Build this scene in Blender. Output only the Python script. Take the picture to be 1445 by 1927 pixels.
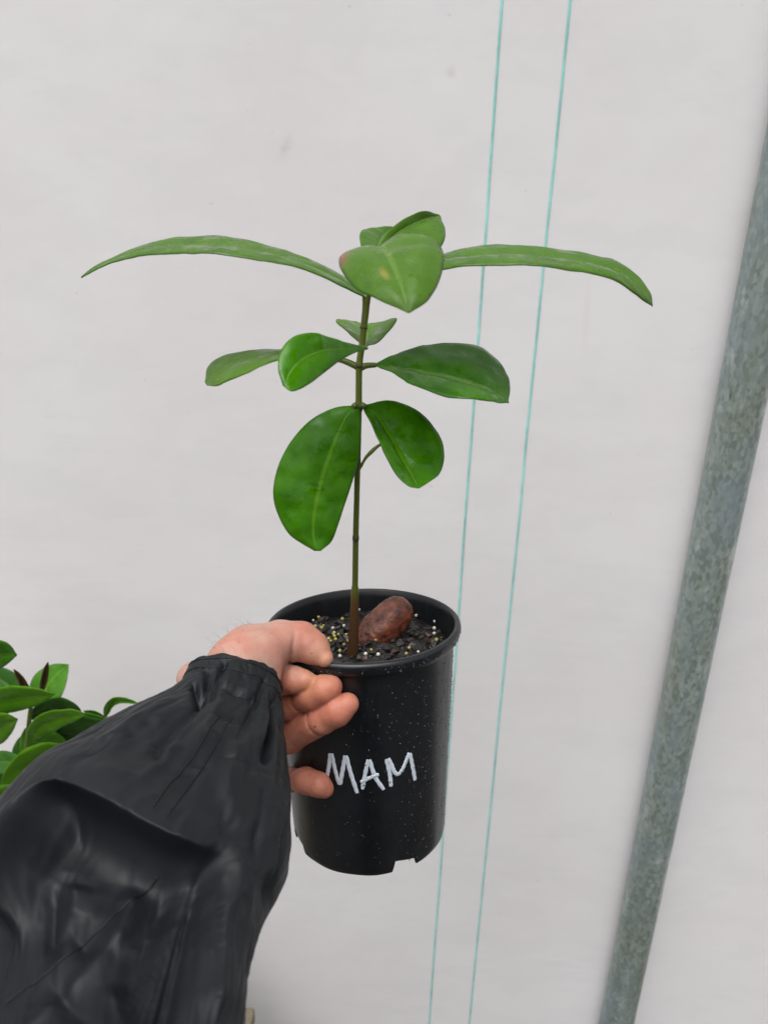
import bpy, bmesh, math, random
import numpy as np
from mathutils import Vector, Matrix

for o in list(bpy.data.objects):
    bpy.data.objects.remove(o, do_unlink=True)
scene = bpy.context.scene
COL = scene.collection
R = math.radians
rng = np.random.default_rng(7)
random.seed(7)

# ------------------------------------------------------------------ camera
F, PITCH, ROLL = 1447.0, 22.5, 1.2            # focal length in photo pixels, tilt down, roll
CAM = np.array([0.0, 0.0, 1.5])
_a, _r = R(90 - PITCH), R(ROLL)
_Rx = np.array([[1, 0, 0], [0, math.cos(_a), -math.sin(_a)], [0, math.sin(_a), math.cos(_a)]])
_Rz = np.array([[math.cos(_r), -math.sin(_r), 0], [math.sin(_r), math.cos(_r), 0], [0, 0, 1]])
CM = _Rx @ _Rz
cd = bpy.data.cameras.new('camera')
cam = bpy.data.objects.new('camera', cd)
COL.objects.link(cam)
m4 = Matrix([list(CM[i]) + [CAM[i]] for i in range(3)] + [[0, 0, 0, 1]])
cam.matrix_world = m4
cd.sensor_fit = 'VERTICAL'
cd.angle = 2 * math.atan(963.5 / F)
cd.clip_start = 0.01
cd.clip_end = 200
cd.dof.use_dof = True                         # a phone lens, focused on the stem and the pot's face
cd.dof.focus_distance = 0.555
cd.dof.aperture_fstop = 6.5
scene.camera = cam

# ------------------------------------------------------------------ world, sun, exposure
SUN_EL, SUN_AZ = R(68), R(200)
w = bpy.data.worlds.new('World')
scene.world = w
w.use_nodes = True
nt = w.node_tree
sky = nt.nodes.new('ShaderNodeTexSky')
sky.sky_type = 'NISHITA'
sky.sun_disc = False
sky.sun_elevation = SUN_EL
sky.sun_rotation = SUN_AZ
sky.air_density = 1.0
sky.dust_density = 6.0
hs = nt.nodes.new('ShaderNodeHueSaturation')   # an overcast sky has next to no blue in it
hs.inputs['Saturation'].default_value = 0.10
nt.links.new(sky.outputs[0], hs.inputs['Color'])
nt.links.new(hs.outputs[0], nt.nodes['Background'].inputs[0])
nt.nodes['Background'].inputs[1].default_value = 0.12

sl = bpy.data.lights.new('sun', 'SUN')
sl.energy = 0.9
sl.angle = R(60)
sl.color = (1.0, 0.975, 0.95)
so = bpy.data.objects.new('sun', sl)
COL.objects.link(so)
_sd = Vector((math.sin(SUN_AZ) * math.cos(SUN_EL), math.cos(SUN_AZ) * math.cos(SUN_EL), math.sin(SUN_EL)))
so.rotation_euler = _sd.to_track_quat('Z', 'Y').to_euler()

vs = scene.view_settings
vs.view_transform = 'Standard'
vs.look = 'None'
vs.gamma = 1
vs.exposure = 0.60
vs.use_curve_mapping = False

# ------------------------------------------------------------------ helpers
def ray(px, py):
    return CM @ np.array([(px - 722.5) / F, -(py - 963.5) / F, -1.0])
def P(px, py, d):                              # photo pixel + distance along the lens axis -> point
    return CAM + ray(px, py) * d
def PY(px, py, y):                             # photo pixel + distance from the camera along +Y -> point
    q = ray(px, py)
    return CAM + q * (y / q[1])
def proj(p):
    q = (np.asarray(p) - CAM) @ CM
    return np.stack([722.5 - F * q[..., 0] / q[..., 2], 963.5 + F * q[..., 1] / q[..., 2], -q[..., 2]], -1)

def mesh_obj(name, verts, faces, mat=None, parent=None, smooth=True, uvs=None):
    me = bpy.data.meshes.new(name)
    me.from_pydata([tuple(map(float, v)) for v in verts], [], [tuple(map(int, f)) for f in faces])
    me.validate()
    if smooth:
        me.polygons.foreach_set('use_smooth', [True] * len(me.polygons))
    if uvs is not None:
        ul = me.uv_layers.new(name='UVMap')
        li = np.empty(len(me.loops), dtype=np.int32)
        me.loops.foreach_get('vertex_index', li)
        ul.data.foreach_set('uv', np.asarray(uvs, dtype=np.float32)[li].ravel())
    if mat:
        me.materials.append(mat)
    me.update()
    o = bpy.data.objects.new(name, me)
    COL.objects.link(o)
    if parent:
        o.parent = parent
    return o

def empty(name):
    o = bpy.data.objects.new(name, None)
    o.empty_display_size = 0.02
    COL.objects.link(o)
    return o

def tag(o, label=None, cat=None, group=None, kind=None):
    if label: o['label'] = label
    if cat: o['category'] = cat
    if group: o['group'] = group
    if kind: o['kind'] = kind
    return o

def cr(pts, n):                                # Catmull-Rom through control points, n samples
    p = np.asarray(pts, float)
    p = np.vstack([2 * p[0] - p[1], p, 2 * p[-1] - p[-2]])
    k = len(p) - 3
    t = np.linspace(0, k - 1e-9, n)
    i = t.astype(int)
    f = (t - i)[:, None]
    a, b, c, d = p[i], p[i + 1], p[i + 2], p[i + 3]
    return 0.5 * (2 * b + (c - a) * f + (2 * a - 5 * b + 4 * c - d) * f ** 2 + (3 * b - a - 3 * c + d) * f ** 3)

def grid_faces(nu, nv, wrap=False, off=0):
    fs = []
    for i in range(nu - 1):
        for j in range(nv if wrap else nv - 1):
            k = (j + 1) % nv
            fs.append((off + i * nv + j, off + i * nv + k, off + (i + 1) * nv + k, off + (i + 1) * nv + j))
    return fs

def tube(pts, radii, seg=12, caps=True):
    pts = np.asarray(pts, float)
    n = len(pts)
    radii = np.full(n, radii) if np.isscalar(radii) else np.asarray(radii, float)
    t = np.gradient(pts, axis=0)
    t /= np.linalg.norm(t, axis=1)[:, None]
    ref = np.array([0.0, 1.0, 0.0]) if abs(t[0][1]) < 0.8 else np.array([1.0, 0, 0])
    V = []
    u = np.cross(t[0], ref); u /= np.linalg.norm(u)
    for i in range(n):
        u = u - t[i] * (u @ t[i]); u /= np.linalg.norm(u)
        v = np.cross(t[i], u)
        for k in range(seg):
            a = 2 * math.pi * k / seg
            V.append(pts[i] + radii[i] * (math.cos(a) * u + math.sin(a) * v))
    fs = grid_faces(n, seg, True)
    if caps:
        fs.append(tuple(range(seg))[::-1])
        fs.append(tuple((n - 1) * seg + k for k in range(seg)))
    return V, fs

# value noise on numpy points, for shaping meshes
_perm = rng.permutation(4096)
_vals = rng.random(4096)
def vnoise(p):
    p = np.asarray(p, float)
    i = np.floor(p).astype(int)
    f = p - i
    f = f * f * (3 - 2 * f)
    out = 0
    for dx in (0, 1):
        for dy in (0, 1):
            for dz in (0, 1):
                h = _perm[(i[..., 0] + dx + _perm[(i[..., 1] + dy + _perm[(i[..., 2] + dz) & 4095]) & 4095]) & 4095]
                wgt = (f[..., 0] if dx else 1 - f[..., 0]) * (f[..., 1] if dy else 1 - f[..., 1]) * (f[..., 2] if dz else 1 - f[..., 2])
                out = out + wgt * _vals[h]
    return out * 2 - 1
def fbm(p, o=3):
    p = np.asarray(p, float)
    return sum(vnoise(p * 2 ** k + 17.3 * k) / 2 ** k for k in range(o))

# ------------------------------------------------------------------ materials
class NT:
    def __init__(s, name):
        s.m = bpy.data.materials.new(name)
        s.m.use_nodes = True
        s.t = s.m.node_tree
        s.b = s.t.nodes['Principled BSDF']
        s.out = s.t.nodes['Material Output']
    def n(s, typ, **kw):
        x = s.t.nodes.new(typ)
        for k, v in kw.items():
            setattr(x, k, v)
        return x
    def l(s, a, b):
        s.t.links.new(a, b)
    def set(s, **kw):
        for k, v in kw.items():
            s.b.inputs[k.replace('_', ' ')].default_value = v
    def coord(s, which='Object', scale=(1, 1, 1), rot=(0, 0, 0)):
        c = s.n('ShaderNodeTexCoord')
        mp = s.n('ShaderNodeMapping')
        mp.inputs['Scale'].default_value = scale
        mp.inputs['Rotation'].default_value = rot
        s.l(c.outputs[which], mp.inputs[0])
        return mp.outputs[0]
    def noise(s, co, scale, detail=4, rough=0.55):
        x = s.n('ShaderNodeTexNoise')
        x.inputs['Scale'].default_value = scale
        x.inputs['Detail'].default_value = detail
        x.inputs['Roughness'].default_value = rough
        s.l(co, x.inputs['Vector'])
        return x.outputs['Fac']
    def ramp(s, fac, stops):
        x = s.n('ShaderNodeValToRGB')
        e = x.color_ramp.elements
        while len(e) < len(stops):
            e.new(0.5)
        for i, (p, c) in enumerate(stops):
            e[i].position = p
            e[i].color = (c if len(c) == 4 else tuple(c) + (1,)) if not np.isscalar(c) else (c, c, c, 1)
        s.l(fac, x.inputs[0])
        return x.outputs[0]
    def mix(s, fac, a, b, typ='MIX'):
        x = s.n('ShaderNodeMix', data_type='RGBA', blend_type=typ)
        for sock, v in ((x.inputs[0], fac), (x.inputs[6], a), (x.inputs[7], b)):
            if hasattr(v, 'is_linked'):
                s.l(v, sock)
            elif np.isscalar(v):
                sock.default_value = v
            else:
                sock.default_value = tuple(v) + (1,) if len(v) == 3 else v
        return x.outputs[2]
    def math(s, op, a, b=0.0, c=0.0, clamp=False):
        x = s.n('ShaderNodeMath', operation=op, use_clamp=clamp)
        for sock, v in zip(x.inputs, (a, b, c)):
            if hasattr(v, 'is_linked'):
                s.l(v, sock)
            else:
                sock.default_value = v
        return x.outputs[0]
    def bump(s, h, strength=0.3, dist=0.001, prev=None):
        x = s.n('ShaderNodeBump')
        x.inputs['Strength'].default_value = strength
        x.inputs['Distance'].default_value = dist
        s.l(h, x.inputs['Height'])
        if prev is not None:
            s.l(prev, x.inputs['Normal'])
        s.l(x.outputs[0], s.b.inputs['Normal'])
        return x.outputs[0]

def mat_sheet():
    s = NT('white_sheet')
    co = s.coord()
    blot = s.ramp(s.noise(co, 3.2, 5, 0.6), [(0.3, (0.765, 0.735, 0.745)), (0.7, (0.80, 0.785, 0.79))])
    streak = s.noise(s.coord(scale=(26, 1, 1.2)), 1.5, 4, 0.6)
    c = s.mix(s.ramp(streak, [(0.55, 0.0), (0.8, 0.16)]), blot, (0.80, 0.80, 0.80))
    cl = s.noise(s.coord(scale=(1.0, 1, 2.6)), 9, 6, 0.62)
    c = s.mix(s.ramp(cl, [(0.46, 0.0), (0.60, 0.20)]), c, (0.68, 0.665, 0.68))
    smear = s.noise(s.coord(scale=(3.5, 1, 34)), 1.6, 5, 0.6)
    zone = s.noise(co, 2.1, 2)
    sm = s.math('MULTIPLY', s.ramp(smear, [(0.56, 0.0), (0.72, 1.0)]), s.ramp(zone, [(0.52, 0.0), (0.66, 0.16)]))
    c = s.mix(sm, c, (0.50, 0.485, 0.47))
    specks = s.noise(co, 95, 2, 0.5)
    c = s.mix(s.ramp(specks, [(0.76, 0.0), (0.80, 0.25)]), c, (0.42, 0.40, 0.37))
    tc = s.n('ShaderNodeTexCoord')
    for (px_, py_), sc_, rot_, amt, col_ in (((537, 277), (1, 1, 0.42), -0.5, 0.5, (0.40, 0.37, 0.33)), ((848, 135), (1, 1, 1), 0, 0.4, (0.45, 0.43, 0.40)),
                                             ((1103, 585), (1.1, 1, 0.11), 0.05, 0.16, (0.56, 0.50, 0.42)), ((990, 1640), (0.06, 1, 0.16), 0.0, 0.10, (0.50, 0.48, 0.47))):
        q_ = PY(px_, py_, 0.95)
        mp = s.n('ShaderNodeMapping', vector_type='TEXTURE')
        mp.inputs['Location'].default_value = tuple(q_); mp.inputs['Rotation'].default_value = (0, -rot_, 0)
        mp.inputs['Scale'].default_value = tuple(1 / k for k in sc_)
        s.l(tc.outputs['Object'], mp.inputs[0])
        ln_ = s.n('ShaderNodeVectorMath', operation='LENGTH'); s.l(mp.outputs[0], ln_.inputs[0])
        dd_ = s.math('ADD', ln_.outputs['Value'], s.math('MULTIPLY_ADD', s.noise(tc.outputs['Object'], 160, 3), 0.006, -0.003))
        c = s.mix(s.ramp(dd_, [(0.0012, amt), (0.0052, 0.0)]), c, col_)
    s.l(c, s.b.inputs['Base Color'])
    s.set(Roughness=0.62)
    s.b.inputs['Specular IOR Level'].default_value = 0.25
    wv = s.n('ShaderNodeTexWave', bands_direction='X'); wv.inputs['Scale'].default_value = 260
    wh = s.n('ShaderNodeTexWave', bands_direction='Z'); wh.inputs['Scale'].default_value = 260
    s.l(co, wv.inputs[0]); s.l(co, wh.inputs[0])
    b = s.bump(s.math('ADD', wv.outputs['Fac'], wh.outputs['Fac']), 0.12, 0.0005)
    s.bump(s.noise(co, 22, 4), 0.12, 0.004, b)
    return s.m
def mat_simple(name, col, rough=0.5, var=0.15, scale=60, bump=0.2, dist=0.0005, spec=0.5):
    s = NT(name)
    co = s.coord()
    nz = s.noise(co, scale, 4)
    lo = tuple(max(0, x * (1 - var)) for x in col); hi = tuple(x * (1 + var) for x in col)
    s.l(s.ramp(nz, [(0.3, lo), (0.7, hi)]), s.b.inputs['Base Color'])
    s.set(Roughness=rough)
    s.b.inputs['Specular IOR Level'].default_value = spec
    if bump:
        s.bump(nz, bump, dist)
    return s.m
def mat_galv():
    s = NT('galvanised_steel')
    co = s.coord(scale=(1, 1, 0.55))
    vo = s.n('ShaderNodeTexVoronoi'); vo.inputs['Scale'].default_value = 230
    s.l(co, vo.inputs['Vector'])
    spang = s.ramp(vo.outputs['Color'], [(0.2, (0.21, 0.255, 0.22)), (0.8, (0.38, 0.43, 0.39))])
    big = s.noise(s.coord(scale=(1, 1, 0.35)), 26, 5, 0.65)
    c = s.mix(s.ramp(big, [(0.38, 0.0), (0.66, 0.7)]), spang, (0.26, 0.33, 0.355))
    pale = s.noise(co, 48, 4, 0.7)
    c = s.mix(s.ramp(pale, [(0.56, 0.0), (0.70, 0.75)]), c, (0.54, 0.61, 0.60))
    alg = s.noise(s.coord(scale=(1, 1, 0.22)), 13, 6, 0.75)
    c = s.mix(s.ramp(alg, [(0.5, 0.0), (0.70, 0.7)]), c, (0.21, 0.235, 0.15))
    sc = s.noise(s.coord(scale=(6, 6, 1)), 30, 3, 0.6)
    c = s.mix(s.ramp(sc, [(0.70, 0.0), (0.76, 0.7)]), c, (0.06, 0.065, 0.06))
    s.l(c, s.b.inputs['Base Color'])
    s.set(Metallic=0.4, Roughness=0.5)
    s.l(s.ramp(big, [(0.3, 0.30), (0.7, 0.52)]), s.b.inputs['Roughness'])
    s.bump(pale, 0.25, 0.0006)
    return s.m
def mat_pot():
    s = NT('black_plastic')
    co = s.coord()
    nz = s.noise(co, 45, 5, 0.6)
    dust = s.noise(s.coord(scale=(1, 1, 0.12)), 55, 5, 0.7)
    c = s.ramp(nz, [(0.3, (0.0055, 0.0065, 0.008)), (0.7, (0.0095, 0.011, 0.0135))])
    c = s.mix(s.ramp(dust, [(0.55, 0.0), (0.8, 0.3)]), c, (0.022, 0.023, 0.025))
    s.l(c, s.b.inputs['Base Color'])
    s.l(s.ramp(dust, [(0.3, 0.24), (0.7, 0.40)]), s.b.inputs['Roughness'])
    s.b.inputs['Specular IOR Level'].default_value = 0.45
    s.bump(s.noise(co, 400, 2), 0.08, 0.0003)
    return s.m
def mat_nylon():
    s = NT('black_coated_nylon')
    co = s.coord()
    nz = s.noise(co, 14, 5, 0.6)
    c = s.ramp(nz, [(0.3, (0.0040, 0.0056, 0.0072)), (0.7, (0.0068, 0.0090, 0.0115))])
    s.l(c, s.b.inputs['Base Color'])
    s.l(s.ramp(s.noise(co, 40, 4), [(0.3, 0.46), (0.7, 0.60)]), s.b.inputs['Roughness'])
    s.b.inputs['Specular IOR Level'].default_value = 0.30
    b = s.bump(s.noise(co, 900, 2), 0.16, 0.0002)
    b = s.bump(s.noise(s.coord(scale=(1, 1, 0.6)), 60, 4, 0.6), 0.22, 0.0014, b)
    return s.m
def mat_skin():
    s = NT('skin')
    co = s.coord()
    at = s.n('ShaderNodeAttribute', attribute_name='palm')
    nz = s.noise(co, 120, 4, 0.6)
    back = s.ramp(nz, [(0.3, (0.40, 0.215, 0.165)), (0.7, (0.48, 0.280, 0.225))])
    palm = s.ramp(nz, [(0.3, (0.40, 0.130, 0.080)), (0.7, (0.54, 0.220, 0.150))])
    c = s.mix(at.outputs['Fac'], back, palm)
    pt = s.noise(co, 38, 3)
    c = s.mix(s.ramp(pt, [(0.45, 0.0), (0.70, 0.5)]), c, (0.50, 0.16, 0.105))
    tip = s.n('ShaderNodeAttribute', attribute_name='tip')
    c = s.mix(tip.outputs['Fac'], c, (0.60, 0.34, 0.14))
    dirt = s.noise(co, 210, 2)
    c = s.mix(s.ramp(dirt, [(0.735, 0.0), (0.76, 0.75)]), c, (0.10, 0.05, 0.03))
    s.l(c, s.b.inputs['Base Color'])
    s.set(Roughness=0.48)
    s.b.inputs['Subsurface Weight'].default_value = 0.12
    s.b.inputs['Subsurface Radius'].default_value = (0.006, 0.0025, 0.0012)
    s.b.inputs['Subsurface Scale'].default_value = 0.6
    s.b.inputs['Specular IOR Level'].default_value = 0.4
    vo = s.n('ShaderNodeTexVoronoi', feature='DISTANCE_TO_EDGE'); vo.inputs['Scale'].default_value = 900
    s.l(co, vo.inputs['Vector'])
    b = s.bump(vo.outputs['Distance'], 0.25, 0.0002)
    s.bump(s.noise(co, 190, 5, 0.65), 0.5, 0.0009, b)
    return s.m
def mat_leaf(name, dark, light, rib, wet=0.22, nveins=42, blotch=False, var=0.5, vamp=0.5, glow=0.22):
    s = NT(name)
    uv = s.n('ShaderNodeUVMap', uv_map='UVMap')
    sp = s.n('ShaderNodeSeparateXYZ'); s.l(uv.outputs[0], sp.inputs[0])
    u = sp.outputs[0]
    v = s.math('ABSOLUTE', s.math('MULTIPLY_ADD', sp.outputs[1], 2.0, -1.0))
    co = s.coord()
    nz = s.noise(co, 55, 5, 0.6)
    c = s.ramp(nz, [(0.5 - 0.5 * var, dark), (0.5 + 0.5 * var, light)])
    ph = s.math('MULTIPLY', s.math('SUBTRACT', u, s.math('MULTIPLY', v, 0.16)), nveins * 6.283)
    vein = s.math('SINE', s.math('ADD', ph, s.math('MULTIPLY', nz, 5.0)))
    c = s.mix(s.ramp(vein, [(0.55, 0.0), (1.0, 0.16 * vamp)]), c, rib)
    ribm = s.ramp(v, [(0.0, 1.0), (0.035, 0.75), (0.075, 0.0)])
    c = s.mix(s.math('MULTIPLY', ribm, 0.7), c, rib)
    edge = s.ramp(v, [(0.955, 0.0), (0.995, 0.5)])
    c = s.mix(edge, c, tuple(0.5 * x for x in rib))
    old = s.noise(co, 90, 3, 0.6)
    c = s.mix(s.ramp(old, [(0.66, 0.0), (0.76, 0.45)]), c, (0.22, 0.20, 0.03) if not blotch else (0.30, 0.26, 0.05))
    mark = s.noise(s.coord(scale=(1, 1, 3.5)), 60, 4, 0.7)
    c = s.mix(s.ramp(mark, [(0.60, 0.0), (0.68, 0.5)]), c, tuple(0.45 * x for x in dark))
    if blotch:
        vx = s.n('ShaderNodeVectorMath', operation='DISTANCE')
        s.l(uv.outputs[0], vx.inputs[0]); vx.inputs[1].default_value = (0.43, 0.02, 0)
        bl = s.math('ADD', vx.outputs['Value'], s.math('MULTIPLY_ADD', nz, 0.12, -0.06))
        c = s.mix(s.ramp(bl, [(0.05, 0.85), (0.13, 0.0)]), c, (0.27, 0.10, 0.06))
        vx2 = s.n('ShaderNodeVectorMath', operation='DISTANCE')
        s.l(uv.outputs[0], vx2.inputs[0]); vx2.inputs[1].default_value = (0.66, 0.36, 0)
        c = s.mix(s.ramp(vx2.outputs['Value'], [(0.015, 0.55), (0.06, 0.0)]), c, (0.34, 0.27, 0.05))
    s.l(c, s.b.inputs['Base Color'])
    wetn = s.noise(co, 70, 5, 0.65)
    s.l(s.ramp(wetn, [(0.44, wet - 0.12), (0.50, wet + 0.22)]), s.b.inputs['Roughness'])
    s.b.inputs['Specular IOR Level'].default_value = 0.31
    b = s.bump(vein, 0.13 * vamp, 0.0005)
    b = s.bump(ribm, 0.35, 0.0008, b)
    s.bump(s.noise(co, 150, 4, 0.6), 0.22, 0.0008, b)
    tr = s.n('ShaderNodeBsdfTranslucent')
    s.l(s.mix(0.5, c, tuple(min(1, 2.2 * x) for x in light)), tr.inputs[0])
    mx = s.n('ShaderNodeMixShader'); mx.inputs[0].default_value = glow
    s.l(s.b.outputs[0], mx.inputs[1]); s.l(tr.outputs[0], mx.inputs[2])
    s.l(mx.outputs[0], s.out.inputs['Surface'])
    return s.m
def mat_stem():
    s = NT('stem_bark')
    at = s.n('ShaderNodeAttribute', attribute_name='along')
    co = s.coord(scale=(1, 1, 0.25))
    nz = s.noise(co, 260, 4)
    f = s.math('ADD', at.outputs['Fac'], s.math('MULTIPLY_ADD', nz, 0.06, -0.03))
    c = s.ramp(f, [(0.0, (0.055, 0.022, 0.010)), (0.165, (0.085, 0.040, 0.015)), (0.20, (0.085, 0.105, 0.012)),
                   (0.55, (0.085, 0.125, 0.014)), (0.80, (0.15, 0.19, 0.02)), (1.0, (0.16, 0.19, 0.025))])
    c = s.mix(s.ramp(nz, [(0.5, 0.0), (0.8, 0.45)]), c, (0.035, 0.035, 0.01))
    s.l(c, s.b.inputs['Base Color'])
    s.set(Roughness=0.42)
    s.bump(nz, 0.3, 0.0004)
    return s.m
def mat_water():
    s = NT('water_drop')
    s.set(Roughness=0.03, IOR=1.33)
    s.b.inputs['Base Color'].default_value = (0.36, 0.38, 0.40, 1)  # milky grey paints in the bright glints of clear drops
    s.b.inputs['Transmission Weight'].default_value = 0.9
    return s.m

M_SHEET = mat_sheet()
M_THREAD = mat_simple('turquoise_thread', (0.30, 0.70, 0.64), 0.7, 0.22, 28, 0)
M_PIPE = mat_galv()
M_POT = mat_pot()
M_INK = mat_simple('white_paint_pen', (0.62, 0.68, 0.76), 0.45, 0.10, 250, 0.15, 0.0002)
M_NYLON = mat_nylon()
M_SKIN = mat_skin()
M_SOIL = mat_simple('wet_potting_mix', (0.012, 0.0095, 0.008), 0.45, 0.6, 160, 0.8, 0.002)
M_CHIP = mat_simple('bark_chip', (0.020, 0.017, 0.016), 0.42, 0.6, 90, 0.5, 0.001)
M_CHIPR = mat_simple('red_bark_chip', (0.065, 0.026, 0.017), 0.5, 0.4, 90, 0.5, 0.001)
M_PRILL_Y = mat_simple('yellow_prill', (0.42, 0.36, 0.09), 0.35, 0.25, 90, 0)
M_PRILL_W = mat_simple('white_prill', (0.62, 0.60, 0.52), 0.4, 0.2, 90, 0)
M_PRILL_O = mat_simple('orange_prill', (0.62, 0.20, 0.03), 0.35, 0.2, 90, 0)
M_SEED = mat_simple('brown_husk', (0.13, 0.036, 0.018), 0.42, 0.85, 130, 1.0, 0.002)
M_STEM = mat_stem()
M_LEAF = mat_leaf('mature_leaf', (0.026, 0.13, 0.001), (0.075, 0.265, 0.003), (0.14, 0.33, 0.012), vamp=0.15)
M_LEAF2 = mat_leaf('upper_leaf', (0.040, 0.125, 0.003), (0.082, 0.195, 0.009), (0.12, 0.25, 0.03), 0.2)
M_LEAFY = mat_leaf('top_leaf', (0.052, 0.14, 0.007), (0.092, 0.20, 0.016), (0.13, 0.25, 0.04), blotch=True, vamp=0.6)
M_LEAF3 = mat_leaf('side_leaf', (0.095, 0.235, 0.010), (0.15, 0.33, 0.020), (0.22, 0.40, 0.05), 0.2, glow=0.34)
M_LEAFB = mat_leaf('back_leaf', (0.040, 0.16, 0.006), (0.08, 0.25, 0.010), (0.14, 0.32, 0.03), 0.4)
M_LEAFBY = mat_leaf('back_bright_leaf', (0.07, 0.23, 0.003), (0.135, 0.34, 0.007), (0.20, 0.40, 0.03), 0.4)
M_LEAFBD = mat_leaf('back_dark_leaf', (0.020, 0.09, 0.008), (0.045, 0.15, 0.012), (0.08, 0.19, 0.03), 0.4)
M_SHOOT = mat_simple('red_brown_shoot', (0.085, 0.045, 0.02), 0.5, 0.35, 120, 0.2)
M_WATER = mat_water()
M_TIMBER = mat_simple('weathered_timber', (0.17, 0.15, 0.10), 0.75, 0.3, 40, 0.4, 0.001)
M_GROUND = mat_simple('dark_gravel_ground', (0.055, 0.052, 0.048), 0.85, 0.35, 30, 0.6, 0.01)
M_HAIR = mat_simple('arm_hair', (0.14, 0.08, 0.05), 0.5, 0.1, 50, 0)

# ================================================================== SETTING
g = mesh_obj('ground', [(-6, -6, 0), (6, -6, 0), (6, 6, 0), (-6, 6, 0)], [(0, 1, 2, 3)], M_GROUND, smooth=False)
tag(g, 'dark gravel ground below the white sheet wall', 'ground', kind='structure')

WALL_Y = 0.95
PIPE_X, PIPE_R = 0.4290, 0.0282
PIPE_Y = WALL_Y - 0.036
def wall_off(x, z):
    q = np.stack([x * 2.0, z * 0.9, x * 0 + 3.1], -1)
    o = 0.006 * vnoise(q) + 0.0012 * vnoise(np.stack([x * 6, z * 4, x * 0 + 9.7], -1))
    o = o + 0.0002 * vnoise(np.stack([x * 12, z * 60, x * 0 + 1.7], -1)) * np.clip(vnoise(np.stack([x * 4, z * 4, x * 0 + 5.5], -1)), 0, 1)
    o = o - 0.012 * np.exp(-((x - PIPE_X) / 0.06) ** 2)      # the sheet is drawn towards the pipe
    return o
xs = np.concatenate([np.linspace(-2.2, -0.75, 30)[:-1], np.linspace(-0.75, 0.9, 260), np.linspace(0.9, 2.2, 28)[1:]])
zs = np.linspace(0.0, 2.3, 360)
X, Z = np.meshgrid(xs, zs)
Y = WALL_Y + wall_off(X, Z)
wall = mesh_obj('wall', np.stack([X, Y, Z], -1).reshape(-1, 3), grid_faces(len(zs), len(xs)), M_SHEET)
tag(wall, 'white plastic sheet wall with two turquoise threads running down it', 'wall', kind='structure')
sm = wall.modifiers.new('thickness', 'SOLIDIFY'); sm.thickness = 0.0012; sm.offset = -1 if True else 1

for (a, b) in (((945, 0), (808, 1927)), ((1072, 0), (883, 1927))):
    pa, pb = PY(*a, WALL_Y), PY(*b, WALL_Y)
    z = np.linspace(0.0, 2.3, 500)
    x = pa[0] + (pb[0] - pa[0]) * (z - pa[2]) / (pb[2] - pa[2])
    x = x + 0.0005 * vnoise(np.stack([z * 9, z * 0 + a[0], z * 0], -1))
    V, hw = [], 0.00125
    for i in range(len(z)):
        wv = hw * (1 + 0.18 * math.sin(i * 2.1) * math.sin(i * 0.37 + 1))
        for s_, o_ in ((-1, 0.0006), (-0.8, -0.0003), (0.8, -0.0003), (1, 0.0006)):
            xx = x[i] + s_ * wv
            V.append((xx, WALL_Y + float(wall_off(np.array(xx), np.array(z[i]))) - 0.0012 + o_, z[i]))
    t = mesh_obj('thread', V, grid_faces(len(z), 4), M_THREAD, wall)

# galvanised pipe with a slightly uneven skin
nz_, na_ = 260, 64
V = []
for i in range(nz_):
    z = 2.3 * i / (nz_ - 1)
    for k in range(na_):
        a = 2 * math.pi * k / na_
        V.append((PIPE_X + 0.0009 * math.sin(z * 3) + PIPE_R * math.cos(a), PIPE_Y + PIPE_R * math.sin(a), z))
V = np.array(V)
V[:, :2] += (np.stack([np.cos(np.tile(np.arange(na_) * 2 * math.pi / na_, nz_)), np.sin(np.tile(np.arange(na_) * 2 * math.pi / na_, nz_))], -1)
             * (0.00035 * fbm(V * 45, 2))[:, None])
fs = grid_faces(nz_, na_, True)
fs.append(tuple(range((nz_ - 1) * na_, nz_ * na_)))
pipe = mesh_obj('metal_pipe', V, fs, M_PIPE)
tag(pipe, 'upright weathered galvanised steel pipe standing against the white sheet', 'pipe')

# ================================================================== POT
POT_C = P(683.16, 1169.64, 0.5926)
_n = np.array([math.sin(-0.0437), math.sin(0.1353), 0]); _n[2] = math.sqrt(1 - _n @ _n)
_u = np.cross([0, 1, 0], _n); _u /= np.linalg.norm(_u)
_v = np.cross(_n, _u)
PM = np.stack([_u, _v, _n], 1)                 # pot-local -> world
def pot_w(p): return POT_C + np.asarray(p, float) @ PM.T
def pot_l(p): return (np.asarray(p, float) - POT_C) @ PM
R_TOP, R_BOT, H = 0.0693, 0.0617, 0.1805
def rad(z): return R_TOP + (R_BOT - R_TOP) * (-z - 0.02) / (H - 0.02)
pot = empty('plant_pot')
pot.matrix_world = Matrix([list(PM[i]) + [POT_C[i]] for i in range(3)] + [[0, 0, 0, 1]])
tag(pot, 'round black plastic nursery pot with white handwritten letters held in the hand', 'pot')
NA = 300
def wobble(a): return 1 + 0.0025 * np.sin(3 * a + 1) + 0.002 * np.sin(5 * a)   # the thin wall is never quite round
def px_angle(px, py):                          # where a photo pixel meets the pot's side
    d = ray(px, py)
    o, dl = pot_l(CAM), d @ PM
    for t in np.linspace(0.4, 0.75, 3000):
        q = o + dl * t
        if q[2] < 0 and math.hypot(q[0], q[1]) < rad(q[2]):
            return q
    return None
angs = np.arange(NA) * 2 * math.pi / NA - math.pi
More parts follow.
